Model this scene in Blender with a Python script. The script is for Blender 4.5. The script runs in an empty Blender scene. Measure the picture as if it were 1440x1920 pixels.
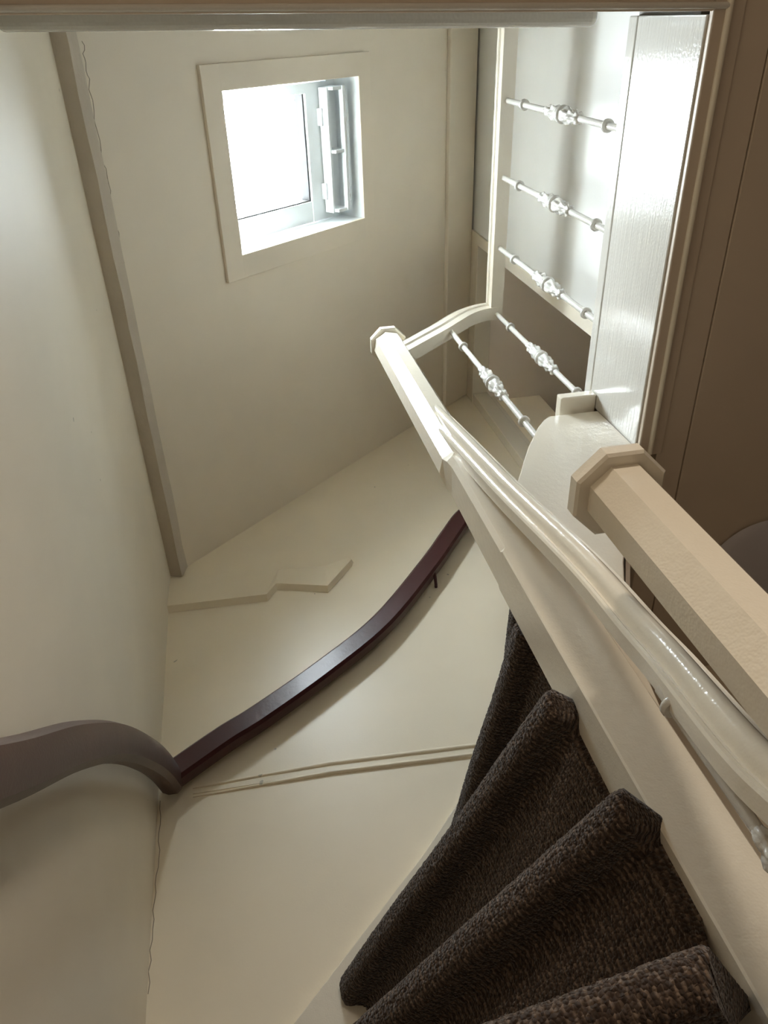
import bpy, bmesh, math, random
from mathutils import Vector, Matrix
random.seed(7)
scene = bpy.context.scene
col = scene.collection
GZ = 0.94            # hall floor to lens height: all heights below are given from the lens, GZ lifts them

# ---------------------------------------------------------------- camera
cam_d = bpy.data.cameras.new('camera'); cam = bpy.data.objects.new('camera', cam_d); col.objects.link(cam)
EX = Vector((0.98006381, -0.1295387, 0.15064742)); EY = Vector((0.02808059, 0.84092973, 0.54041527)); EZ = Vector((-0.19668859, -0.52541119, 0.82780232))
cam.matrix_world = Matrix(((EX[0], -EX[1], -EX[2], 0), (EY[0], -EY[1], -EY[2], 0), (EZ[0], -EZ[1], -EZ[2], GZ), (0, 0, 0, 1)))
cam_d.sensor_fit = 'VERTICAL'; cam_d.sensor_height = 36.0; cam_d.lens = 36.0 * 1442 / 1920
cam_d.clip_start = 0.02; cam_d.clip_end = 100
scene.camera = cam

# ---------------------------------------------------------------- sky, light, exposure
w = bpy.data.worlds.new('sky'); scene.world = w; w.use_nodes = True
bg = w.node_tree.nodes['Background']; bg.inputs[0].default_value = (0.90, 0.95, 1.0, 1)
# overcast sky: brightest at the zenith, a third of that at the horizon, dim ground below
wn_ = w.node_tree.nodes; wl_ = w.node_tree.links
tcw = wn_.new('ShaderNodeTexCoord'); sx = wn_.new('ShaderNodeSeparateXYZ'); wl_.new(tcw.outputs['Generated'], sx.inputs[0])
mr = wn_.new('ShaderNodeValToRGB'); mr.color_ramp.interpolation = 'LINEAR'
ad_ = wn_.new('ShaderNodeMath'); ad_.operation = 'MULTIPLY_ADD'; ad_.inputs[1].default_value = 0.5; ad_.inputs[2].default_value = 0.5
wl_.new(sx.outputs['Z'], ad_.inputs[0]); wl_.new(ad_.outputs[0], mr.inputs[0])
e_ = mr.color_ramp.elements; e_[0].position = 0.0; e_[0].color = (0.06, 0.06, 0.06, 1); e_[1].position = 1.0; e_[1].color = (1, 1, 1, 1)
for p_, v_ in ((0.495, 0.08), (0.505, 0.34)): q_ = e_.new(p_); q_.color = (v_, v_, v_, 1)
ms_ = wn_.new('ShaderNodeMath'); ms_.operation = 'MULTIPLY'; ms_.inputs[1].default_value = 29.0
wl_.new(mr.outputs[0], ms_.inputs[0]); wl_.new(ms_.outputs[0], bg.inputs[1])
vs = scene.view_settings
vs.view_transform = 'Standard'; vs.look = 'None'; vs.gamma = 1.0; vs.use_curve_mapping = False
vs.exposure = 1.78
scene.cycles.max_bounces = 9; scene.cycles.diffuse_bounces = 7; scene.cycles.glossy_bounces = 3; scene.cycles.transparent_max_bounces = 12
scene.cycles.sample_clamp_indirect = 12.0; scene.cycles.use_light_tree = False; scene.cycles.adaptive_threshold = 0.02

# ---------------------------------------------------------------- materials
def new_mat(name):
    m = bpy.data.materials.new(name); m.use_nodes = True
    nt = m.node_tree; b = nt.nodes['Principled BSDF']
    return m, nt, b
def N(nt, t, **kw):
    n = nt.nodes.new(t)
    for k, v in kw.items():
        if k in n.inputs: n.inputs[k].default_value = v
        else: setattr(n, k, v)
    return n
def paint(name, rgb, rough=0.4, bump=0.15, scale=18, brush=None, coat=0.0, mottling=0.06, fine=220, chips=False):
    m, nt, b = new_mat(name); L = nt.links.new
    tc = N(nt, 'ShaderNodeTexCoord')
    no = N(nt, 'ShaderNodeTexNoise', Scale=3.5, Detail=2.0, Roughness=0.6); L(tc.outputs['Object'], no.inputs['Vector'])
    mx = N(nt, 'ShaderNodeMix', data_type='RGBA')
    mx.inputs['A'].default_value = (*[c * (1 - mottling) for c in rgb], 1); mx.inputs['B'].default_value = (*[min(1, c * (1 + mottling)) for c in rgb], 1)
    L(no.outputs['Fac'], mx.inputs['Factor']); L(mx.outputs['Result'], b.inputs['Base Color'])
    if chips:   # sparse small knocks and scuffs in the paint
        v1 = N(nt, 'ShaderNodeTexVoronoi', Scale=7.0); nd = N(nt, 'ShaderNodeTexNoise', Scale=40.0, Detail=0.0); va = N(nt, 'ShaderNodeVectorMath', operation='MULTIPLY_ADD')
        va.inputs[1].default_value = (0.02, 0.02, 0.02); L(nd.outputs['Color'], va.inputs[0]); L(tc.outputs['Object'], va.inputs[2]); L(tc.outputs['Object'], nd.inputs['Vector']); L(va.outputs[0], v1.inputs['Vector'])
        lt = N(nt, 'ShaderNodeMath', operation='LESS_THAN'); lt.inputs[1].default_value = 0.030; L(v1.outputs['Distance'], lt.inputs[0])
        m2 = N(nt, 'ShaderNodeMix', data_type='RGBA'); m2.inputs['B'].default_value = (*[c * 0.62 for c in rgb], 1)
        L(lt.outputs[0], m2.inputs['Factor']); L(mx.outputs['Result'], m2.inputs['A']); L(m2.outputs['Result'], b.inputs['Base Color'])
    b.inputs['Roughness'].default_value = rough
    b.inputs['Coat Weight'].default_value = coat; b.inputs['Coat Roughness'].default_value = 0.12
    n1 = N(nt, 'ShaderNodeTexNoise', Scale=float(scale), Detail=2.0)
    n2 = N(nt, 'ShaderNodeTexNoise', Scale=float(fine), Detail=0.0); L(tc.outputs['Object'], n2.inputs['Vector'])
    if brush:
        mp = N(nt, 'ShaderNodeMapping'); mp.inputs['Scale'].default_value = brush
        L(tc.outputs['Object'], mp.inputs['Vector']); L(mp.outputs['Vector'], n1.inputs['Vector'])
    else: L(tc.outputs['Object'], n1.inputs['Vector'])
    ad = N(nt, 'ShaderNodeMath', operation='MULTIPLY_ADD'); ad.inputs[1].default_value = 0.25
    L(n2.outputs['Fac'], ad.inputs[0]); L(n1.outputs['Fac'], ad.inputs[2])
    bp = N(nt, 'ShaderNodeBump', Strength=bump, Distance=0.004); L(ad.outputs[0], bp.inputs['Height']); L(bp.outputs['Normal'], b.inputs['Normal'])
    return m
CREAM = (0.88, 0.81, 0.675)
M = {}
M['wall'] = paint('wall_paint', CREAM, 0.58, 0.10, 9, chips=True)
M['wall_gloss'] = paint('gloss_wall_paint', (0.90, 0.81, 0.645), 0.36, 0.10, 6, chips=True)
M['landing'] = paint('white_landing_paint', (0.74, 0.74, 0.715), 0.5, 0.06, 9)
M['roof'] = paint('ceiling_paint', (0.875, 0.795, 0.665), 0.5, 0.07, 7)
M['trim'] = paint('trim_paint', (0.825, 0.765, 0.65), 0.16, 0.16, 60, coat=0.3, fine=300)
M['fascia'] = paint('brushed_gloss_paint', (0.68, 0.665, 0.62), 0.15, 0.30, 30, brush=(1, 0.25, 6), coat=0.45, fine=160)
M['batten'] = paint('rough_cream_plaster', (0.60, 0.53, 0.44), 0.6, 0.5, 60, mottling=0.14)
M['iron'] = paint('painted_cast_iron', (0.66, 0.645, 0.60), 0.17, 0.25, 150, coat=0.4)
M['maroon'] = paint('maroon_gloss_paint', (0.058, 0.012, 0.014), 0.34, 0.12, 50, coat=0.05, mottling=0.2)
M['worn'] = paint('worn_brown_paint', (0.075, 0.036, 0.028), 0.42, 0.22, 14, mottling=0.45)
M['white'] = paint('window_white', (0.66, 0.69, 0.70), 0.35, 0.04, 30, mottling=0.02)
M['gasket'] = paint('black_gasket', (0.02, 0.02, 0.022), 0.5, 0.05)
M['metal'] = paint('hinge_metal', (0.6, 0.62, 0.63), 0.35, 0.05)
M['shaded_lowceil'] = paint('shaded_ceiling_paint', (0.62, 0.53, 0.43), 0.5, 0.10, 8)  # shade put into the colour: browner and darker than the cream paint
M['floor'] = paint('floor_paint', (0.20, 0.17, 0.14), 0.45, 0.2, 14, brush=(8, 1, 1), mottling=0.2)
M['wood'] = paint('bare_step_wood', (0.22, 0.15, 0.09), 0.6, 0.2, 20)
M['lamp_shade'] = paint('lilac_grey_enamel', (0.60, 0.58, 0.62), 0.35, 0.05, mottling=0.03)
M['passage'] = paint('passage_paint', (0.84, 0.75, 0.65), 0.5, 0.1, 8)
M['dark_hall'] = paint('darkened_hall_wall', (0.17, 0.145, 0.12), 0.5, 0.2, 14, brush=(6, 6, 1), mottling=0.2)  # dark tone given to unseen hall walls to cut bounce onto the ceiling
M['render'] = paint('pale_render', (0.62, 0.60, 0.57), 0.8, 0.3, 12, mottling=0.25)
M['tile'] = paint('roof_tile', (0.22, 0.19, 0.18), 0.7, 0.3, 12, mottling=0.25)
M['pipe'] = paint('crack_shadow', (0.34, 0.28, 0.21), 0.8, 0.2)
def carpet_mat():
    m, nt, b = new_mat('loop_pile_carpet'); L = nt.links.new
    uv = N(nt, 'ShaderNodeTexCoord')
    vo = N(nt, 'ShaderNodeTexVoronoi', Scale=1.0, Randomness=0.75); mp = N(nt, 'ShaderNodeMapping')
    mp.inputs['Scale'].default_value = (250, 200, 1)
    L(uv.outputs['UV'], mp.inputs['Vector']); L(mp.outputs['Vector'], vo.inputs['Vector'])
    wv = N(nt, 'ShaderNodeTexWave', Scale=1.0, Distortion=3.5, Detail=3.0); wv.wave_type = 'BANDS'; wv.bands_direction = 'X'
    mp2 = N(nt, 'ShaderNodeMapping'); mp2.inputs['Scale'].default_value = (34, 9, 1)
    L(uv.outputs['UV'], mp2.inputs['Vector']); L(mp2.outputs['Vector'], wv.inputs['Vector'])
    wn = N(nt, 'ShaderNodeTexWhiteNoise'); wn.noise_dimensions = '3D'; L(vo.outputs['Position'], wn.inputs['Vector'])
    cr = N(nt, 'ShaderNodeValToRGB'); e = cr.color_ramp.elements
    e[0].position = 0.0; e[0].color = (0.022, 0.0135, 0.0095, 1); e[1].position = 1.0; e[1].color = (0.175, 0.125, 0.092, 1)
    x = e.new(0.55); x.color = (0.052, 0.0335, 0.0235, 1)
    ma = N(nt, 'ShaderNodeMath', operation='MULTIPLY_ADD'); ma.inputs[1].default_value = 0.38
    L(wv.outputs['Fac'], ma.inputs[0])
    mb = N(nt, 'ShaderNodeMath', operation='MULTIPLY'); mb.inputs[1].default_value = 0.62; L(wn.outputs['Value'], mb.inputs[0]); L(mb.outputs[0], ma.inputs[2])
    L(ma.outputs[0], cr.inputs['Fac'])
    L(cr.outputs['Color'], b.inputs['Base Color']); b.inputs['Roughness'].default_value = 0.95
    b.inputs['Specular IOR Level'].default_value = 0.1
    b.inputs['Sheen Weight'].default_value = 0.25; b.inputs['Sheen Roughness'].default_value = 0.5
    inv = N(nt, 'ShaderNodeMath', operation='MULTIPLY_ADD'); inv.inputs[1].default_value = -1.0; inv.inputs[2].default_value = 1.0
    L(vo.outputs['Distance'], inv.inputs[0])
    bp = N(nt, 'ShaderNodeBump', Strength=0.9, Distance=0.004); L(inv.outputs[0], bp.inputs['Height']); L(bp.outputs['Normal'], b.inputs['Normal'])
    return m
M['carpet'] = carpet_mat()
def glass_mat():
    m, nt, b = new_mat('clear_glass'); L = nt.links.new; nt.nodes.remove(b)
    tr = N(nt, 'ShaderNodeBsdfTransparent'); tr.inputs[0].default_value = (0.95, 0.98, 0.98, 1)
    gl = N(nt, 'ShaderNodeBsdfGlossy', Roughness=0.02)
    ms = N(nt, 'ShaderNodeMixShader'); ms.inputs[0].default_value = 0.04
    L(tr.outputs[0], ms.inputs[1]); L(gl.outputs[0], ms.inputs[2])
    L(ms.outputs[0], nt.nodes['Material Output'].inputs['Surface'])
    return m
M['glass'] = glass_mat()
def emit_mat(name, rgb, s):
    m, nt, b = new_mat(name); b.inputs['Base Color'].default_value = (0.9, 0.85, 0.75, 1)
    b.inputs['Emission Color'].default_value = (*rgb, 1); b.inputs['Emission Strength'].default_value = s
    return m
M['bulb'] = emit_mat('fill_lamp_glow', (1.0, 0.84, 0.66), 1.5)

# ---------------------------------------------------------------- builders
def tag(o, label=None, cat=None, group=None, kind=None):
    if label: o['label'] = label
    if cat: o['category'] = cat
    if group: o['group'] = group
    if kind: o['kind'] = kind
    return o
def thing(name, label, cat, loc, group=None, kind=None):
    o = bpy.data.objects.new(name, None); col.objects.link(o); o.empty_display_size = 0.1
    o.location = (loc[0], loc[1], loc[2] + GZ)
    return tag(o, label, cat, group, kind)
def world_loc(o):
    v = Vector(o.location)
    while o.parent: o = o.parent; v = v + Vector(o.location)
    return v
def link(name, me, mat, parent=None, at=None, smooth=False):
    """me is built in lens-height coordinates; the object's origin goes to `at` (or its base centre)"""
    vs_ = me.vertices
    for v in vs_: v.co.z += GZ
    if at is None:
        xs = [v.co.x for v in vs_]; ys = [v.co.y for v in vs_]; zs = [v.co.z for v in vs_]
        at = Vector(((min(xs) + max(xs)) / 2, (min(ys) + max(ys)) / 2, min(zs)))
    else: at = Vector((at[0], at[1], at[2] + GZ))
    for v in vs_: v.co -= at
    me.materials.append(M[mat])
    o = bpy.data.objects.new(name, me); col.objects.link(o)
    if parent: o.parent = parent; o.location = at - world_loc(parent)
    else: o.location = at
    if smooth:
        for p in me.polygons: p.use_smooth = True
        try: me.set_sharp_from_angle(angle=math.radians(smooth if smooth is not True else 40))
        except Exception: pass
    return o
def mesh_from(verts, faces):
    me = bpy.data.meshes.new('m'); me.from_pydata([tuple(v) for v in verts], [], faces); me.update(); return me
def fix(bm):
    bmesh.ops.recalc_face_normals(bm, faces=bm.faces)
    me = bpy.data.meshes.new('m'); bm.to_mesh(me); bm.free(); return me
def box_me(x0, x1, y0, y1, z0, z1, bev=0.0, seg=2):
    bm = bmesh.new(); bmesh.ops.create_cube(bm, size=1.0)
    for v in bm.verts: v.co = Vector(((x0 + x1) / 2 + v.co.x * (x1 - x0), (y0 + y1) / 2 + v.co.y * (y1 - y0), (z0 + z1) / 2 + v.co.z * (z1 - z0)))
    if bev: bmesh.ops.bevel(bm, geom=list(bm.edges), offset=bev, segments=seg, affect='EDGES', profile=0.5)
    return fix(bm)
def prism_me(poly, fn, t0, t1, bev=0.0, seg=2):
    """poly: 2-D outline; fn(a, b, t) -> 3-D point"""
    n = len(poly); bm = bmesh.new()
    A = [bm.verts.new(fn(a, b, t0)) for a, b in poly]; B = [bm.verts.new(fn(a, b, t1)) for a, b in poly]
    bm.faces.new(A); bm.faces.new(B[::-1])
    for i in range(n): bm.faces.new((A[i], B[i], B[(i + 1) % n], A[(i + 1) % n]))
    bmesh.ops.recalc_face_normals(bm, faces=bm.faces)
    if bev: bmesh.ops.bevel(bm, geom=list(bm.edges), offset=bev, segments=seg, affect='EDGES', profile=0.5)
    return fix(bm)
XZ = lambda a, b, t: (a, t, b)      # outline in x,z, extruded along y
YZ = lambda a, b, t: (t, a, b)
XY = lambda a, b, t: (a, b, t)
def sweep_me(path, prof, up, caps=True, ups=None, scales=None):
    P = [Vector(p) for p in path]; n = len(prof); verts = []; faces = []
    for i, p in enumerate(P):
        t = (P[min(i + 1, len(P) - 1)] - P[max(i - 1, 0)]).normalized()
        u = Vector(ups[i]) if ups else Vector(up)
        s = t.cross(u).normalized(); v = s.cross(t).normalized(); k = scales[i] if scales else 1
        for a, b in prof: verts.append(p + s * a * k + v * b * k)
    for i in range(len(P) - 1):
        for j in range(n):
            a = i * n + j; b = i * n + (j + 1) % n
            faces.append((a, b, b + n, a + n))
    if caps: faces.append(tuple(range(n))[::-1]); faces.append(tuple(range((len(P) - 1) * n, len(P) * n)))
    me = mesh_from(verts, faces); bm = bmesh.new(); bm.from_mesh(me); return fix(bm)
def lathe_me(prof, c, seg=16, lobes=None):
    """prof: (r, z[, lobe amplitude, lobe count, phase]) ; vertical axis through c=(x,y)"""
    verts = []; faces = []
    for q in prof:
        r, z = q[0], q[1]; amp, cnt, ph = (q[2], q[3], q[4]) if len(q) > 2 else (0, 0, 0)
        for k in range(seg):
            a = 2 * math.pi * k / seg; rr = r + amp * math.cos(cnt * a + ph)
            verts.append((c[0] + rr * math.cos(a), c[1] + rr * math.sin(a), z))
    for i in range(len(prof) - 1):
        for k in range(seg):
            a = i * seg + k; b = i * seg + (k + 1) % seg
            faces.append((a, b, b + seg, a + seg))
    faces.append(tuple(range(seg))[::-1]); faces.append(tuple(range((len(prof) - 1) * seg, len(prof) * seg)))
    return mesh_from(verts, faces)
def smooth_path(pts, n=6):
    """Catmull-Rom through 3-D points"""
    P = [Vector(p) for p in pts]; P = [P[0] * 2 - P[1]] + P + [P[-1] * 2 - P[-2]]; out = []
    for i in range(1, len(P) - 2):
        for k in range(n):
            t = k / n; a, b, c, d = P[i - 1], P[i], P[i + 1], P[i + 2]
            out.append(0.5 * ((2 * b) + (c - a) * t + (2 * a - 5 * b + 4 * c - d) * t * t + (3 * b - a - 3 * c + d) * t ** 3))
    out.append(P[-2]); return out
def octagon(cx, cy, ap):
    r = ap / math.cos(math.pi / 8)
    return [(cx + r * math.cos(math.pi / 8 + k * math.pi / 4), cy + r * math.sin(math.pi / 8 + k * math.pi / 4)) for k in range(8)]
def struct(name, me, mat, label=None, cat=None, parent=None, smooth=False):
    o = link(name, me, mat, parent, smooth=smooth)
    if not parent: tag(o, label, cat, kind='structure')
    return o

# ---------------------------------------------------------------- key sizes (metres, heights from the lens)
XL = -0.395; YG = 1.80; XF = 0.955; XW = 1.203; Z0 = 1.60; Z1 = 1.92; ZF = -GZ
RS = 0.863; RZ = 2.839                       # sloped ceiling: z = RZ + RS * x
ct = 1 / math.hypot(1, RS); st = RS * ct
def roof(s, y, d):                           # s up the slope from x = 0, y along, d outwards
    return (ct * s - st * d, y, RZ + st * s + ct * d)

# ---------------------------------------------------------------- shell
struct('wall_left', box_me(XL - 0.12, XL, -2.2, YG + 0.12, ZF, 2.62), 'wall', 'tall cream painted wall on the left of the stairwell', 'wall')
struct('wall_back', box_me(XL, 1.585, YG, YG + 0.12, ZF, 4.3), 'wall_gloss', 'cream gable wall carrying the maroon handrail, below the sloped ceiling', 'wall')
# sloped ceiling with a hole for the roof window
s_lo, s_hi = -0.62, 1.60; y_lo, y_hi = -1.6, YG
hs0, hs1, hy0, hy1 = 0.037, 0.737, 0.182, 0.700
def roof_me():
    bm = bmesh.new()
    S = [s_lo, hs0, hs1, s_hi]; Y = [y_lo, hy0, hy1, y_hi]; D = [0.0, 0.13]
    g = {}
    for i, s in enumerate(S):
        for j, y in enumerate(Y):
            for k, d in enumerate(D):
                ss = s
                if k == 1 and i == 1: ss = -0.045
                g[i, j, k] = bm.verts.new(roof(ss, y, d))
    for i in range(3):
        for j in range(3):
            if i == 1 and j == 1: continue
            for k in (0, 1): bm.faces.new((g[i, j, k], g[i + 1, j, k], g[i + 1, j + 1, k], g[i, j + 1, k]))
    ring = [(1, 1), (2, 1), (2, 2), (1, 2)]
    for a in range(4):
        p, q = ring[a], ring[(a + 1) % 4]; bm.faces.new((g[(*p, 0)], g[(*q, 0)], g[(*q, 1)], g[(*p, 1)]))
    for i in range(3):
        bm.faces.new((g[i, 0, 0], g[i + 1, 0, 0], g[i + 1, 0, 1], g[i, 0, 1])); bm.faces.new((g[i, 3, 0], g[i + 1, 3, 0], g[i + 1, 3, 1], g[i, 3, 1]))
        bm.faces.new((g[0, i, 0], g[0, i + 1, 0], g[0, i + 1, 1], g[0, i, 1])); bm.faces.new((g[3, i, 0], g[3, i + 1, 0], g[3, i + 1, 1], g[3, i, 1]))
    return fix(bm)
struct('ceiling', roof_me(), 'roof', 'steeply sloped cream ceiling around the small roof window', 'ceiling')
# flat board strip at the top of the slope
def slope_board(s0, s1, y0, y1, d0, d1, bev=0.003):
    bm = bmesh.new(); bmesh.ops.create_cube(bm, size=1.0)
    for v in bm.verts: v.co = Vector(roof((s0 + s1) / 2 + v.co.x * (s1 - s0), (y0 + y1) / 2 + v.co.y * (y1 - y0), (d0 + d1) / 2 + v.co.z * (d1 - d0)))
    if bev: bmesh.ops.bevel(bm, geom=list(bm.edges), offset=bev, segments=2, affect='EDGES', profile=0.5)
    return fix(bm)
struct('trim_1', slope_board(1.345, 1.562, -1.55, YG - 0.002, -0.022, 0.0, 0.006), 'roof', 'flat board where the sloped ceiling meets the white landing wall', 'trim')
# batten along the foot of the slope, slightly uneven
def batten_me():
    prof = [(-0.397, 2.500), (-0.350, 2.486), (-0.331, 2.545), (-0.34, 2.575), (-0.400, 2.56)]
    vs_ = []; fs = []; n = 30
    for i in range(n + 1):
        y = -1.5 + (YG - 0.004 + 1.5) * i / n
        for k, (x, z) in enumerate(prof):
            j = 0.0022 if k in (1, 2) else 0
            vs_.append((x + random.uniform(-j, j), y, z + random.uniform(-j, j)))
    for i in range(n):
        for k in range(5): a = i * 5 + k; b = i * 5 + (k + 1) % 5; fs.append((a, b, b + 5, a + 5))
    fs.append((0, 1, 2, 3, 4)); fs.append(tuple(n * 5 + k for k in range(5)))
    me = mesh_from(vs_, fs); bm = bmesh.new(); bm.from_mesh(me); return fix(bm)
struct('trim_2', batten_me(), 'batten', 'rough batten between the left wall and the sloped ceiling', 'trim')
# hairline cracks in the paint
def crack_me(pts, nrm, w=0.0009, n=9, jit=0.006):
    P = []
    for a, b in zip(pts, pts[1:]):
        a, b = Vector(a), Vector(b)
        for i in range(n): P.append(a.lerp(b, i / n))
    P.append(Vector(pts[-1])); nr = Vector(nrm).normalized()
    for i in range(1, len(P) - 1):
        t = (P[i + 1] - P[i - 1]).normalized(); P[i] = P[i] + t.cross(nr) * random.uniform(-jit, jit)
    return sweep_me(P, [(-w, -0.0006), (w, -0.0006), (w, 0.0006), (-w, 0.0006)], nr)
ceil_o = bpy.data.objects['ceiling']; wl_o = bpy.data.objects['wall_left']; wb_o = bpy.data.objects['wall_back']
link('crack', crack_me([roof(-0.428, 0.03, 0), roof(-0.430, 0.12, 0), roof(-0.440, 0.35, 0), roof(-0.438, 0.62, 0)], (-st, 0, ct)), 'pipe', ceil_o)
link('crack', crack_me([(XL + 0.006, YG, 1.46), (XL + 0.010, YG, 1.28), (XL + 0.004, YG, 1.12), (XL + 0.002, YG, 0.95)], (0, 1, 0), 0.0009, 7, 0.003), 'pipe', wb_o)
# landing wall with door opening
struct('wall_right', box_me(XW, XW + 0.06, -1.5, 0.915, Z1, 3.90), 'landing', 'bright white landing wall behind the balustrade, facing the roof window', 'wall')
door = thing('door_1', 'open doorway in the landing wall with a plain painted frame', 'doorway', (XW, 1.35, Z1), kind='structure')
link('door_jamb', box_me(XW - 0.012, XW + 0.075, 0.905, 0.957, Z1, 3.735, 0.003), 'trim', door)
link('door_jamb', box_me(XW - 0.005, XW + 0.075, 1.745, YG - 0.001, Z1, 3.735, 0.003), 'trim', door)
link('door_header', box_me(XW - 0.010, XW + 0.075, 0.905, YG - 0.001, 3.735, 3.93, 0.003), 'trim', door)
link('inner_batten', box_me(1.275, 1.315, YG - 0.03, YG - 0.001, 2.2, 3.725, 0.003), 'trim', door)
struct('ceiling_passage', box_me(XW + 0.076, 2.6, 0.6, 2.9, 3.735, 3.80), 'passage', 'dim brown ceiling of the passage seen through the doorway', 'ceiling')
struct('wall_passage', box_me(1.28, 2.6, 0.54, 0.6, Z1, 3.735), 'passage', 'dim side wall of the passage beyond the doorway', 'wall')
struct('wall_passage_end', box_me(2.54, 2.6, 0.6, 2.9, Z1, 3.735), 'passage', 'dark far wall of the passage beyond the doorway', 'wall')
struct('wall_passage_back', box_me(1.585, 2.54, 2.84, 2.9, Z1, 3.735), 'passage', 'dark recess wall beyond the doorway', 'wall')
struct('wall_passage_return', box_me(1.525, 1.585, YG + 0.12, 2.9, Z1, 3.735), 'passage', 'return wall at the corner of the dark recess', 'wall')
# attic end wall behind the camera
struct('wall_attic_front', box_me(XL, 2.6, -1.6, -1.5, Z1, 4.3), 'wall', 'cream end wall of the attic landing', 'wall')
# landing floor structure and lower ceiling
struct('floor_landing', box_me(XF + 0.02, 2.6, -1.5, 2.9, 1.66, Z1), 'floor', 'painted board floor of the upper landing', 'floor')
struct('floor_attic', box_me(XL, XF + 0.02, -1.5, -0.05, 1.66, Z1), 'floor', 'painted board floor of the attic beside the stair opening', 'floor')
lc = thing('ceiling_lower', 'dim brown boarded ceiling of the hall to the right of the stair opening', 'ceiling', (1.6, 0.0, Z0), kind='structure')
link('ceiling_board', box_me(1.02, 1.100, -2.2, 1.80, Z0 + 0.002, 1.66, 0.002), 'shaded_lowceil', lc)
link('ceiling_board', box_me(1.103, 1.75, -2.2, 1.80, Z0, 1.66, 0.002), 'shaded_lowceil', lc)
link('ceiling_board', box_me(1.753, 2.4, -2.2, 1.80, Z0, 1.66, 0.002), 'shaded_lowceil', lc)
link('ceiling_board', box_me(XL, 1.02, -2.2, -0.10, Z0, 1.66, 0.002), 'shaded_lowceil', lc)
# stair opening linings
fa = thing('trim_3', 'wide glossy white fascia board edging the stair opening under the balusters', 'fascia', (XF, 0.47, Z0), kind='structure')
link('fascia_board', box_me(XF, XF + 0.025, 0.012, 0.952, Z0 + 0.004, 1.884, 0.003), 'fascia', fa)
link('floor_nosing', box_me(XF - 0.001, XF + 0.075, 0.012, 0.952, 1.886, 1.925, 0.003), 'fascia', fa)
link('architrave', box_me(XF + 0.004, 1.000, -0.062, 0.965, Z0 - 0.012, Z0 + 0.004, 0.003), 'shaded_lowceil', fa)
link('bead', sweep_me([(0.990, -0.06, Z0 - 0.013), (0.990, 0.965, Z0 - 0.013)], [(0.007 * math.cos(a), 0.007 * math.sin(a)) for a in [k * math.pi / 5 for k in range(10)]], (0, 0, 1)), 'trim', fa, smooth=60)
link('cover_strip', box_me(1.0, 1.03, -0.1, 0.975, Z0 - 0.004, Z0 + 0.006, 0.002), 'shaded_lowceil', fa)
fb = thing('trim_4', 'shade-darkened beam edge with glossy nosing across the top of the stair opening', 'fascia', (0.28, -0.03, Z0), kind='structure')
def skew(me, k=0.022):
    for v in me.vertices: v.co.y += k * (v.co.x - 0.28) * (1 if v.co.x < 1.2 else 0)
    return me
link('fascia_board', skew(box_me(XL, XF, -0.050, -0.016, Z0 + 0.004, 1.885, 0.003)), 'fascia', fb)
link('floor_nosing', skew(box_me(XL, XF - 0.09, -0.05, 0.018, 1.888, 1.925, 0.016, 4)), 'fascia', fb)
link('architrave', skew(box_me(XL, XF + 0.004, -0.064, -0.008, Z0 - 0.012, Z0 + 0.004, 0.003)), 'shaded_lowceil', fb)
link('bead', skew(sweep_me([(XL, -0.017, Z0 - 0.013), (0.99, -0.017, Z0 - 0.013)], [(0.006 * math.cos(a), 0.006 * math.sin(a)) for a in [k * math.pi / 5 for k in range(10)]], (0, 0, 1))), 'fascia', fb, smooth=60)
link('cover_strip', skew(box_me(XL, 1.03, -0.10, -0.064, Z0 - 0.004, Z0 + 0.006, 0.002)), 'shaded_lowceil', fb)
# hall below
struct('floor', box_me(XL - 0.12, 2.5, -2.3, 1.92, ZF - 0.05, ZF), 'floor', 'dark board floor of the hall', 'floor')
struct('wall_front', box_me(XL, 2.4, -2.3, -2.2, ZF, 1.66), 'dark_hall', 'unseen hall wall behind the viewer, darkened to cut bounce light', 'wall')
struct('wall_hall', box_me(2.4, 2.5, -2.3, 1.92, ZF, 1.66), 'dark_hall', 'unseen hall wall far to the right, darkened to cut bounce light', 'wall')
struct('wall_hall_back', box_me(1.585, 2.4, YG, YG + 0.12, ZF, 1.66), 'dark_hall', 'unseen hall wall beyond the stairs, darkened to cut bounce light', 'wall')

# ---------------------------------------------------------------- plaster ledge and rail moulding on the gable wall
def ledge_me():
    low = [(XL, 2.288), (-0.036, 2.272), (0.004, 2.330), (0.190, 2.270), (0.303, 2.412)]
    top = [(XL, 2.49), (-0.04, 2.455), (0.02, 2.45), (0.20, 2.43), (0.312, 2.425)]
    bm = bmesh.new(); f = 0.026; A = []; B = []; C = []; D = []
    for (x, z), (x2, z2) in zip(low, top):
        A.append(bm.verts.new((x, YG - 0.001, z - 0.010))); B.append(bm.verts.new((x, YG - f, z))); C.append(bm.verts.new((x, YG - f * 0.92, z + 0.022))); D.append(bm.verts.new((x2, YG - 0.001, z2)))
    for R in ((A, B), (B, C), (C, D)):
        for i in range(4): bm.faces.new((R[0][i], R[0][i + 1], R[1][i + 1], R[1][i]))
    bm.faces.new((A[0], B[0], C[0], D[0])); bm.faces.new((A[4], B[4], C[4], D[4]))
    return fix(bm)
struct('trim_5', ledge_me(), 'wall_gloss', 'broken zigzag plaster ledge high on the gable wall beside the corner', 'trim')
dr = thing('trim_6', 'thin double bead moulding running across the gable wall under the maroon handrail', 'trim', (0.08, YG, 1.43), kind='structure')
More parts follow.
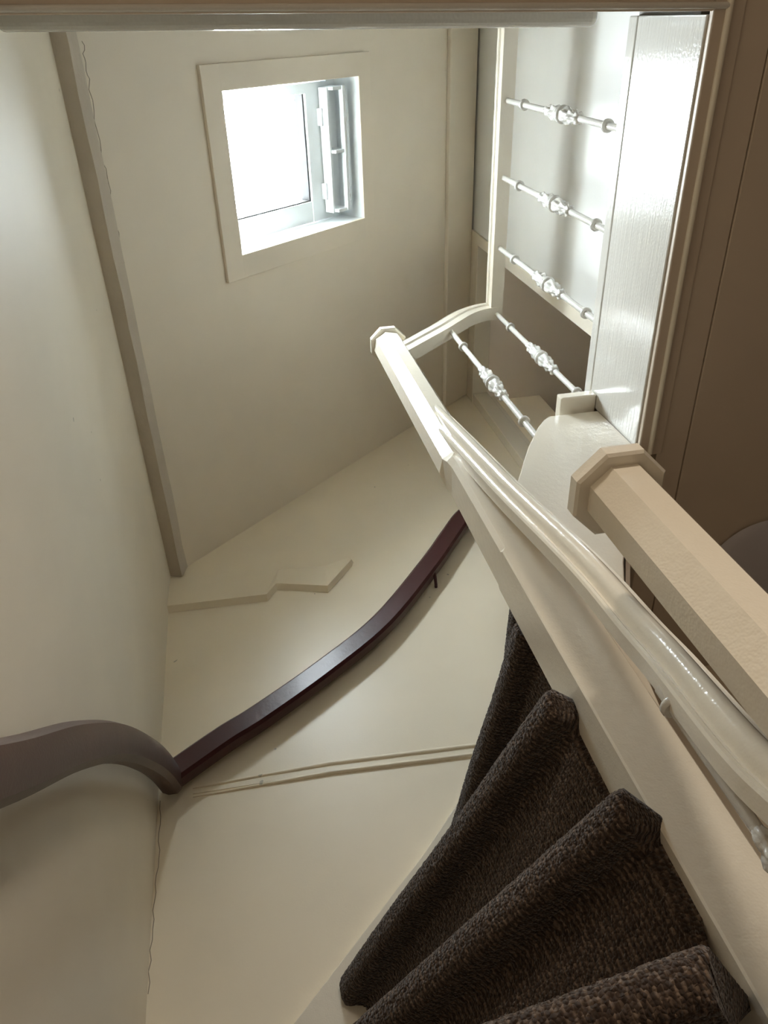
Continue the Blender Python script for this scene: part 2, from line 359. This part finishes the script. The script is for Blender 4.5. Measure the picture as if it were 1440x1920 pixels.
for dz, r in ((0.0, 0.009), (-0.030, 0.007)):
    pr = [(r * math.cos(a), 0.9 * r * math.sin(a)) for a in [k * math.pi / 5 for k in range(10)]]
    link('bead', sweep_me([(-0.30, YG - 0.001, 1.482 + dz), (0.09, YG - 0.002, 1.478 + dz), (0.56, YG - 0.002, 1.446 + dz)], pr, (0, 0, 1), scales=[0.3, 1, 1]), 'wall_gloss', dr, smooth=60)
link('fillet', sweep_me([(-0.30, YG - 0.0005, 1.467), (0.09, YG - 0.001, 1.463), (0.56, YG - 0.001, 1.431)], [(-0.004, -0.014), (0.004, -0.014), (0.004, 0.014), (-0.004, 0.014)], (0, 0, 1), scales=[0.4, 1, 1]), 'wall_gloss', dr)

# ---------------------------------------------------------------- roof window
win = thing('window_1', 'small square roof window with white sash in a wide painted casing', 'window', roof(0.39, 0.44, -0.012), kind='structure')
cs = [(-0.042, 0.045), (0.737, 0.805)]
oy0, oy1 = 0.106, 0.780
def board4(name, s0, s1, y0, y1, d0, d1, mat, parent=win, bev=0.002): return link(name, slope_board(s0, s1, y0, y1, d0, d1, bev), mat, parent)
board4('casing', -0.042, 0.038, oy0, oy1, -0.014, -0.0005, 'roof'); board4('casing', 0.735, 0.805, oy0, oy1, -0.008, -0.0005, 'roof')
board4('casing', 0.038, 0.735, oy0, 0.184, -0.010, -0.0005, 'roof'); board4('casing', 0.038, 0.735, 0.698, oy1, -0.012, -0.0005, 'roof')
# reveal boards
board4('reveal', 0.735, 0.75, 0.17, 0.712, -0.004, 0.13, 'white'); board4('reveal', 0.03, 0.75, 0.168, 0.184, -0.004, 0.13, 'white'); board4('reveal', 0.03, 0.75, 0.698, 0.714, -0.004, 0.13, 'white')
bm_ = prism_me([(0.038, -0.004), (0.025, -0.004), (-0.06, 0.13), (-0.045, 0.13)], lambda a, b, t: roof(a, t, b), 0.17, 0.712)
link('reveal', bm_, 'white', win)
# outer frame
fr0, fr1, fy0, fy1 = -0.075, 0.76, 0.15, 0.732
for a in ((fr0, -0.022, fy0, fy1), (0.685, fr1, fy0, fy1), (-0.022, 0.685, fy0, 0.192), (-0.022, 0.685, 0.703, fy1)):
    board4('frame', a[0], a[1], a[2], a[3], 0.118, 0.20, 'white')
# inner step of frame seen below the sash
board4('frame_ledge', -0.02, 0.685, 0.697, 0.705, 0.10, 0.119, 'white')
sash = link('sash', slope_board(-0.018, 0.055, 0.198, 0.694, 0.105, 0.17, 0.003), 'white', win)
board4('sash_rail', 0.553, 0.679, 0.198, 0.694, 0.108, 0.17, 'white'); board4('sash_rail', 0.055, 0.553, 0.198, 0.232, 0.105, 0.17, 'white'); board4('sash_rail', 0.055, 0.553, 0.615, 0.694, 0.112, 0.17, 'white')
board4('gasket', 0.545, 0.553, 0.232, 0.615, 0.118, 0.16, 'gasket', bev=0); board4('gasket', 0.055, 0.545, 0.610, 0.615, 0.118, 0.16, 'gasket', bev=0)
board4('pane', 0.050, 0.556, 0.228, 0.618, 0.138, 0.146, 'glass', bev=0)
# ventilation bar with slots along the upper sash rail
vent = link('ventilation_bar', slope_board(0.622, 0.634, 0.215, 0.668, 0.060, 0.104, 0.002), 'white', win)
def vpart(name, *a, mat='white'): link(name, slope_board(*a, 0.0015), mat, vent)
vpart('bar_rim', 0.680, 0.694, 0.212, 0.662, 0.030, 0.052); vpart('bar_back', 0.634, 0.682, 0.215, 0.665, 0.098, 0.106)
for y in (0.213, 0.432, 0.652): vpart('bar_bridge', 0.630, 0.690, y, y + 0.012, 0.036, 0.10)
for y in (0.285, 0.555): vpart('hinge', 0.612, 0.622, y, y + 0.062, 0.086, 0.110, mat='metal')
vpart('latch', 0.688, 0.696, 0.60, 0.625, 0.026, 0.034, mat='metal')

# ---------------------------------------------------------------- the stairs
stair = thing('staircase', 'steep winding staircase with brown carpeted steps and cream painted newels', 'staircase', (0.3, 0.9, ZF))
RISE = 0.26
def rise_z(k): return 0.36 + RISE * (k - 1)
# nosing lines in plan: inner end, outer end, plan direction of the inner cut
NOSE = {-3: ((0.46, 0.06), (-0.365, 0.06), (0, 1)), -2: ((0.46, 0.24), (-0.365, 0.24), (0, 1)), -1: ((0.46, 0.42), (-0.365, 0.42), (0, 1)), 0: ((0.42, 0.63), (-0.365, 0.61), (0.3, 1)),
        1: ((0.385, 0.805), (-0.365, 0.985), (0.5, 0.87)), 2: ((0.427, 0.893), (-0.285, 1.760), (0.5, 0.87)), 3: ((0.430, 0.962), (0.012, 1.772), (0.6, 0.8)),
        4: ((0.464, 1.045), (0.325, 1.770), (0, 1)), 5: ((0.560, 1.058), (0.548, 1.770), (0, 1)), 6: ((0.735, 1.010), (0.735, 1.770), (0, 1))}
def carpet_profile(rise):
    R = 0.030; p = [(-0.20, 0.0), (-0.12, 0.0), (-0.06, 0.0)]
    n = 14
    for i in range(n + 1):
        a = math.pi / 2 - math.pi * i / n
        c_, s_ = math.cos(a), math.sin(a)
        p.append((-R + R * abs(c_) ** 0.72, -R + math.copysign(abs(s_) ** 0.72, s_) * R * 1.02))
    p += [(-0.046, -0.064), (-0.055, -0.072), (-0.058, -0.085)]
    m = 26
    for i in range(1, m + 1): p.append((-0.058 - 0.006 * i / m, -0.085 - (rise - 0.080) * i / m))
    return p
def densify(p, step):
    out = [p[0]]
    for a, b in zip(p, p[1:]):
        d = math.hypot(b[0] - a[0], b[1] - a[1]); n = max(1, int(round(d / step)))
        for i in range(1, n + 1): out.append((a[0] + (b[0] - a[0]) * i / n, a[1] + (b[1] - a[1]) * i / n))
    return out
def carpet_me(k, dense):
    Pi, Po, cd = NOSE[k]; Pi = Vector(Pi); Po = Vector(Po); e = (Po - Pi); Lg = e.length; e.normalize()
    nrm = Vector((-e.y, e.x));
    if nrm.y > 0 or (abs(nrm.y) < 0.2 and nrm.x > 0): nrm = -nrm
    if k >= 4 and nrm.x > 0: nrm = -nrm
    cdv = Vector(cd).normalized()
    z = rise_z(k)
    pr = densify(carpet_profile(RISE), 0.0035 if dense else 0.02); nu = int(Lg / (0.004 if dense else 0.05)) + 1
    verts = []; faces = []; uvs = []; rnd = random.Random(k)
    acc = 0; lens = [0]
    for a, b in zip(pr, pr[1:]): acc += math.hypot(b[0] - a[0], b[1] - a[1]); lens.append(acc)
    n = len(pr)
    amp = 0.0013 if dense else 0
    wob = [rnd.uniform(-1, 1) for _ in range(200)]
    for j in range(nu + 1):
        t = j / nu
        sag = 0.0022 * math.sin(3.1 * t + k) + 0.0012 * math.sin(11 * t + 2 * k)
        for i, (o, h) in enumerate(pr):
            # inner end follows the cut line, outer end follows the wall
            den = cdv.dot(nrm); shift = 0 if k >= 4 or abs(den) < 1e-3 else (o / den) * cdv.dot(e)
            l0 = shift + 0.36 * min(-h, 0.07) if k < 4 else shift; pos = l0 + (Lg - l0) * t
            rr = rnd.uniform(-amp, amp)
            nx = o + rr + (sag if h < -0.001 and h > -0.07 else 0)
            # round off the outer end of the roll a little
            endr = max(0.0, (t - 0.965) / 0.035) ** 2 * 0.014 + max(0.0, (0.018 - t) / 0.018) ** 2 * 0.006
            if h > -0.075: nx -= endr
            p = Pi + e * pos + nrm * nx
            verts.append((p.x, p.y, z + h + rnd.uniform(-amp, amp) * 0.8 + (0.0012 * math.sin(7 * t + k) if h > -0.07 else 0) - (endr * 0.5 if h > -0.02 else 0)))
            uvs.append((pos, lens[i]))
    for j in range(nu):
        for i in range(n - 1):
            a = j * n + i; faces.append((a, a + 1, a + 1 + n, a + n))
    # close the ends and the back so the pad is a solid
    c0 = len(verts)
    for j in (0, nu):
        b0 = len(verts)
        for i in range(n): verts.append(verts[j * n + i]); uvs.append(pr[i])
        p = Pi + e * (Lg * (j / nu)); q = p + nrm * (-0.10)
        verts.append((q.x, q.y, z - 0.05)); uvs.append((-0.10, -0.05))
        for i in range(n - 1): faces.append((b0 + i, b0 + i + 1, len(verts) - 1) if j else (b0 + i + 1, b0 + i, len(verts) - 1))
    me = mesh_from(verts, faces)
    uvl = me.uv_layers.new(name='UVMap')
    for lp in me.loops: uvl.data[lp.index].uv = uvs[lp.vertex_index]
    bm = bmesh.new(); bm.from_mesh(me); bmesh.ops.recalc_face_normals(bm, faces=bm.faces); bm.to_mesh(me); bm.free()
    return me
def step(k):
    Pi, Po, cd = NOSE[k]; z = rise_z(k); Pi = Vector(Pi); Po = Vector(Po); e = (Po - Pi).normalized(); nrm = Vector((-e.y, e.x))
    if nrm.y > 0 or (abs(nrm.y) < 0.2 and nrm.x > 0): nrm = -nrm
    if k >= 4 and nrm.x > 0: nrm = -nrm
    a = Pi - nrm * 0.04 + e * 0.02; b = Po - nrm * 0.04
    if k + 1 in NOSE:
        Qi, Qo, _ = NOSE[k + 1]; c, d = Vector(Qo), Vector(Qi)
        e2 = (c - d).normalized(); c = c - e2 * 0.0 ; d = d + e2 * 0.02
    else: d = Vector((0.95, Pi.y)); c = Vector((0.95, Po.y))
    poly = [a, b]
    if k in (1,): poly.append(Vector((-0.365, 1.77)))
    poly += [c, d]
    s = link('step', prism_me([(v.x, v.y) for v in poly], XY, z - 0.045, z - 0.004), 'wood', stair)
    cp = link('carpet', carpet_me(k, k in (1, 2, 3, 4, 5)), 'carpet', s, smooth=180)
    tag(cp, 'dark brown ribbed loop pile carpet')
for k in sorted(NOSE): step(k)
# newel at the turn: square post below, octagonal above, flat octagonal cap
NX, NY = 0.512, 0.994; TW = math.radians(10)
def post_me():
    bm = bmesh.new()
    def ring(x0, x1, y0, y1, c, z): # square with chamfered corners, 8 vertices
        return [bm.verts.new(p) for p in ((x0 + c, y0, z), (x1 - c, y0, z), (x1, y0 + c, z), (x1, y1 - c, z), (x1 - c, y1, z), (x0 + c, y1, z), (x0, y1 - c, z), (x0, y0 + c, z))]
    sq = (0.472, 0.578, 0.940, 1.046)
    rings = [ring(*sq, 0.003, ZF), ring(*sq, 0.003, 1.235), ring(*sq, 0.010, 1.245), ring(*sq, 0.013, 1.62)]
    ap = 0.051; c8 = ap * (2 - math.sqrt(2))
    o = (NX - ap, NX + ap, NY - ap, NY + ap)
    def octr(z): return [bm.verts.new((x, y, z)) for x, y in ((NX + (px - NX) * math.cos(TW) - (py - NY) * math.sin(TW), NY + (px - NX) * math.sin(TW) + (py - NY) * math.cos(TW)) for px, py in
            ((o[0] + c8, o[2]), (o[1] - c8, o[2]), (o[1], o[2] + c8), (o[1], o[3] - c8), (o[1] - c8, o[3]), (o[0] + c8, o[3]), (o[0], o[3] - c8), (o[0], o[2] + c8)))]
    rings += [ring(0.468, 0.572, 0.94, 1.046, 0.014, 1.655), octr(1.69), octr(2.612)]
    for A, B in zip(rings, rings[1:]):
        for i in range(8): bm.faces.new((A[i], A[(i + 1) % 8], B[(i + 1) % 8], B[i]))
    bm.faces.new(rings[0][::-1]); bm.faces.new(rings[-1])
    return fix(bm)
nw = link('newel_post', post_me(), 'trim', stair)
def cap_me(cx, cy, ap, z, t):
    bm = bmesh.new(); rs = []
    for a, zz in ((ap - 0.004, z), (ap, z + 0.004), (ap, z + t - 0.006), (ap - 0.006, z + t)):
        rs.append([bm.verts.new((x, y, zz)) for x, y in octagon(cx, cy, a)])
    for A, B in zip(rs, rs[1:]):
        for i in range(8): bm.faces.new((A[i], A[(i + 1) % 8], B[(i + 1) % 8], B[i]))
    bm.faces.new(rs[0][::-1]); bm.faces.new(rs[-1]); return fix(bm)
link('newel_cap', cap_me(NX, NY, 0.063, 2.606, 0.032), 'trim', nw)
# lower newel, octagonal, with wider cap
LX, LY = 0.512, 0.597
ln = link('lower_newel', prism_me(octagon(LX, LY, 0.049), XY, ZF, 0.885, 0.0), 'trim', stair)
link('newel_cap', cap_me(LX, LY, 0.069, 0.878, 0.030), 'trim', ln)
# face string of the upper flight
top = [(0.560, 1.43), (0.622, 1.541), (0.655, 1.605), (0.690, 1.668), (0.728, 1.728), (0.752, 1.765), (0.785, 1.806), (0.810, 1.826), (0.954, 1.826)]
low = [(0.954, 1.590), (0.90, 1.49), (0.82, 1.352), (0.76, 1.25), (0.703, 1.150), (0.655, 1.045), (0.625, 0.955), (0.603, 0.875), (0.592, 0.82), (0.580, 0.752), (0.560, 0.752)]
link('face_string', prism_me(top + low, XZ, 0.948, 0.998, 0.0025), 'trim', stair)
link('landing_nosing', box_me(0.848, XF - 0.002, 0.906, 1.79, 1.842, 1.876, 0.004), 'trim', stair)
link('landing_tread', box_me(0.90, XF + 0.02, 0.952, 1.79, 1.876, 1.92, 0.004), 'wood', stair)
link('soffit', prism_me([(0.60, 0.90), (0.954, 1.61), (0.954, 1.63), (0.60, 0.92)], XZ, 0.998, 1.775), 'shaded_lowceil', stair)
# strings against the walls
ws = [(-0.39, 0.545), (-0.10, 0.795), (0.28, 1.133), (0.42, 1.275), (0.62, 1.47), (0.95, 1.86), (0.95, 1.55), (0.62, 1.15), (0.30, 0.80), (-0.10, 0.45), (-0.39, 0.20)]
link('wall_string', prism_me(ws, XZ, 1.774, YG - 0.0005, 0.002), 'trim', stair)
wl = [(-0.02, -0.70), (0.60, 0.13), (1.00, 0.42), (1.772, 0.56), (1.772, 0.2), (1.0, 0.05), (0.6, -0.25), (0.05, -0.935), (-0.02, -0.935)]
link('wall_string', prism_me(wl, YZ, XL + 0.0005, XL + 0.027, 0.002), 'trim', stair)
link('inner_string', prism_me([(0.645, 0.06), (0.94, 0.22), (0.94, -0.15), (0.645, -0.35)], YZ, 0.492, 0.530, 0.002), 'trim', stair)
# moulded handrail rising steeply beside the newel
RAILP = [(-0.035, -0.027), (-0.035, -0.001), (-0.032, 0.003), (-0.027, 0.003), (-0.0225, -0.001), (-0.019, -0.001), (-0.0175, 0.005), (-0.0165, 0.013), (-0.0115, 0.021), (-0.005, 0.025), (0, 0.0255)]
RAILP += [(-a, b) for a, b in RAILP[-2::-1]]
hp = smooth_path([(0.520, 0.972, 1.99), (0.527, 0.930, 1.70), (0.536, 0.885, 1.370), (0.542, 0.820, 1.005), (0.538, 0.790, 0.800), (0.530, 0.765, 0.695), (0.503, 0.712, 0.508), (0.498, 0.684, 0.420), (0.497, 0.650, 0.335)], 6)
link('inner_handrail', sweep_me(hp, RAILP, (0, -1, 0.25)), 'trim', stair, smooth=35)

# ---------------------------------------------------------------- cast iron balusters
def orn_profile(z0, z1, R=0.024):
    L = z1 - z0; q = []
    def f(t): return z0 + L * t
    # t from the bottom: leaf cup, bulb of leaves, ringed waist, leaves, small cup
    base = [(0.00, .42, .04, 6, 0), (0.03, .62, .08, 6, 0), (0.07, .66, .14, 6, 0), (0.10, .48, .08, 6, 0), (0.13, .46, .05, 6, .5), (0.16, .60, .10, 6, 0), (0.20, .76, .16, 6, 0), (0.245, .70, .12, 6, 0),
            (0.27, .62, .10, 6, 3.1), (0.31, .80, .16, 6, 3.1), (0.36, .90, .14, 6, 3.1), (0.41, .86, .06, 6, 3.1), (0.435, .72, 0, 6, 0), (0.45, .94, 0, 6, 0), (0.475, 1.04, 0, 6, 0), (0.50, .94, 0, 6, 0), (0.51, .80, 0, 6, 0),
            (0.525, .92, 0, 6, 0), (0.545, .92, 0, 6, 0), (0.56, .74, 0, 6, 0), (0.575, .82, 0, 6, 0), (0.595, .82, 0, 6, 0), (0.61, .66, .03, 6, 0), (0.65, .78, .14, 6, 0), (0.70, .80, .18, 6, 0), (0.745, .68, .16, 6, 0), (0.77, .50, .06, 6, 0),
            (0.80, .56, .10, 6, 3.1), (0.845, .66, .16, 6, 3.1), (0.88, .56, .12, 6, 3.1), (0.905, .42, .04, 6, 0), (0.93, .50, .07, 6, 0), (0.96, .46, .06, 6, 0), (1.0, .32, .0, 6, 0)]
    for t, r, a, c, ph in base: q.append((r * R, f(t), a * R, c, ph))
    return q
def collar_profile(z, R=0.0170, h=0.012):
    return [(0.007, z - h / 2), (R * 0.86, z - h / 2), (R, z - h * 0.25), (R, z + h * 0.25), (R * 0.86, z + h / 2), (0.007, z + h / 2)]
def baluster(parent, x, y, zb, zt, ornament=(2.20, 2.47), collars=(2.03, 2.635), slim=1.0):
    b = link('baluster', lathe_me([(0.0092 * slim, zb), (0.0090 * slim, zt)], (x, y), 12), 'iron', parent, at=(x, y, zb), smooth=40)
    link('ornament', lathe_me(orn_profile(*ornament), (x, y), 30), 'iron', b, smooth=70)
    for c in collars: link('collar', lathe_me(collar_profile(c), (x, y), 16), 'iron', b, smooth=40)
    return b
baluster(stair, 0.494, 0.777, 0.135, 0.665, ornament=(0.185, 0.445), collars=(0.632,), slim=0.9)
# ---------------------------------------------------------------- landing balustrade
bal = thing('balustrade', 'white landing balustrade with ornate iron balusters and a curved rail end', 'balustrade', (0.98, 0.3, Z1))
ZR = 2.795
for y in (0.247, 0.489, 0.733, 0.981): baluster(bal, 0.980, y, Z1 + 0.003, ZR + 0.01, ornament=(2.195, 2.455), collars=(2.025, 2.635))
b5 = baluster(bal, 0.752, 0.975, 1.752, 2.64, ornament=(2.035, 2.275), collars=(1.865, 2.475))
GR = [(-0.024, 0.0), (-0.024, 0.030), (-0.029, 0.036), (-0.029, 0.046), (-0.024, 0.051), (-0.026, 0.062), (-0.020, 0.075), (-0.010, 0.083), (0, 0.085),
      (0.010, 0.083), (0.020, 0.075), (0.026, 0.062), (0.024, 0.051), (0.029, 0.046), (0.029, 0.036), (0.024, 0.030), (0.024, 0.0)]
link('top_rail', sweep_me([(0.98, -0.6, ZR), (0.98, 0.2, ZR), (0.98, 1.006, ZR)], GR, (0, 0, 1)), 'trim', bal, smooth=35)
gp = smooth_path([(0.985, 0.978, ZR - 0.004), (0.93, 0.978, ZR - 0.010), (0.87, 0.978, ZR - 0.045), (0.80, 0.977, 2.680), (0.74, 0.977, 2.618), (0.66, 0.978, 2.545), (0.545, 0.982, 2.445)], 5)
link('curved_rail', sweep_me(gp, GR, (0, 0, 1)), 'trim', bal, smooth=35)

# ---------------------------------------------------------------- wall handrails
wr = thing('wall_handrail', 'dark maroon glossy handrail curving up the gable wall', 'handrail', (0.1, 1.75, 1.5))
HP = [(-0.024, -0.034), (0.016, -0.040), (0.026, -0.032), (0.026, 0.026), (0.018, 0.036), (-0.014, 0.036), (-0.024, 0.026)]
gpth = smooth_path([(-0.352, 1.752, 1.497), (-0.20, 1.752, 1.600), (-0.10, 1.752, 1.658), (0.116, 1.752, 1.806), (0.345, 1.752, 1.992), (0.58, 1.752, 2.270), (0.70, 1.752, 2.430), (0.80, 1.752, 2.560), (0.88, 1.752, 2.61), (1.02, 1.752, 2.62)], 6)
link('rail', sweep_me(gpth, HP, (0, 0, 1)), 'maroon', wr, smooth=30)
def bracket(parent, x, z):
    link('bracket', sweep_me(smooth_path([(x, YG - 0.002, z - 0.065), (x, YG - 0.018, z - 0.062), (x, 1.755, z - 0.045), (x, 1.752, z - 0.028)], 4), [(0.006 * math.cos(a), 0.006 * math.sin(a)) for a in [k * math.pi / 4 for k in range(8)]], (1, 0, 0)), 'maroon', parent, smooth=60)
bracket(wr, 0.588, 2.262)
wr2 = thing('wall_handrail', 'worn brown handrail on the left wall ending in the corner', 'handrail', (-0.34, 1.0, 0.6))
HP2 = [(-0.026, -0.030), (-0.010, -0.038), (0.014, -0.038), (0.027, -0.026), (0.029, 0.010), (0.022, 0.030), (0.004, 0.038), (-0.018, 0.034), (-0.028, 0.016)]
lp = smooth_path([(-0.345, 0.30, 0.27), (-0.345, 0.52, 0.47), (-0.345, 0.74, 0.685), (-0.345, 0.94, 0.895), (-0.345, 1.17, 1.105), (-0.346, 1.42, 1.290), (-0.348, 1.60, 1.405), (-0.350, 1.755, 1.485)], 6)
link('rail', sweep_me(lp, HP2, (0, 0, 1)), 'worn', wr2, smooth=40)

# ---------------------------------------------------------------- ceiling lamp dish, and an unseen fill lamp added to warm the posts
cl = thing('ceiling_lamp', 'round grey dish lamp fixed to the dim lower ceiling at the right', 'lamp', (1.43, 1.43, Z0 - 0.03))
RL = 0.185
link('shade', lathe_me([(0.02, Z0 - 0.030), (RL * 0.5, Z0 - 0.028), (RL * 0.85, Z0 - 0.020), (RL * 0.97, Z0 - 0.013), (RL, Z0 - 0.007), (RL * 0.97, Z0 - 0.002), (0.02, Z0 - 0.001)], (1.415, 1.425), 64), 'lamp_shade', cl, smooth=40)
sc = thing('fill_lamp', 'unseen round fill lamp added on the hall ceiling behind the viewer', 'lamp', (0.80, -1.15, 1.55))
link('rim', lathe_me([(0.262, 1.552), (0.275, 1.550), (0.282, 1.556), (0.282, 1.5995), (0.262, 1.5995)], (0.80, -1.15), 40), 'metal', sc, smooth=40)
link('diffuser', lathe_me([(0.02, 1.540), (0.20, 1.541), (0.262, 1.546), (0.262, 1.553), (0.02, 1.553)], (0.80, -1.15), 40), 'bulb', sc)
ld = bpy.data.lights.new('fill_lamp_light', 'AREA'); ld.shape = 'DISK'; ld.size = 0.5; ld.energy = 11; ld.color = (1.0, 0.87, 0.72)
lo = bpy.data.objects.new('fill_lamp_light', ld); col.objects.link(lo); lo.parent = sc; lo.location = (0, 0, -0.014)

# ---------------------------------------------------------------- unseen block added outside the roof window to hold back low daylight
ho = thing('added_house', 'unseen pale terrace block added outside the roof window to screen low daylight', 'added_house', (-9.5, 0.5, ZF))
link('facade', box_me(-11.5, -8.0, -9, 10, ZF, 7.5), 'render', ho)
link('roof', prism_me([(-7.8, 7.45), (-11.5, 9.9), (-11.5, 7.45)], XZ, -9.2, 10.2), 'tile', ho)
for y in (-6, -2.6, 0.8, 4.2, 7.6):
    for z in (0.6, 4.0):
        wf = link('window', box_me(-8.0, -7.94, y - 0.6, y + 0.6, z, z + 1.7, 0.01), 'white', ho)
        link('pane', box_me(-7.945, -7.93, y - 0.5, y + 0.5, z + 0.1, z + 1.6), 'gasket', wf)

# daylight portal in the roof window (guides sampling only)
pd = bpy.data.lights.new('window_portal', 'AREA'); pd.shape = 'RECTANGLE'; pd.size = 0.50; pd.size_y = 0.39; pd.cycles.is_portal = True
po = bpy.data.objects.new('window_portal', pd); col.objects.link(po)
c = Vector(roof(0.302, 0.423, 0.155)); tx = Vector((ct, 0, st)); nz = Vector((-st, 0, ct)); ty = nz.cross(tx)
po.matrix_world = Matrix(((tx.x, ty.x, nz.x, c.x), (tx.y, ty.y, nz.y, c.y), (tx.z, ty.z, nz.z, c.z + GZ), (0, 0, 0, 1)))
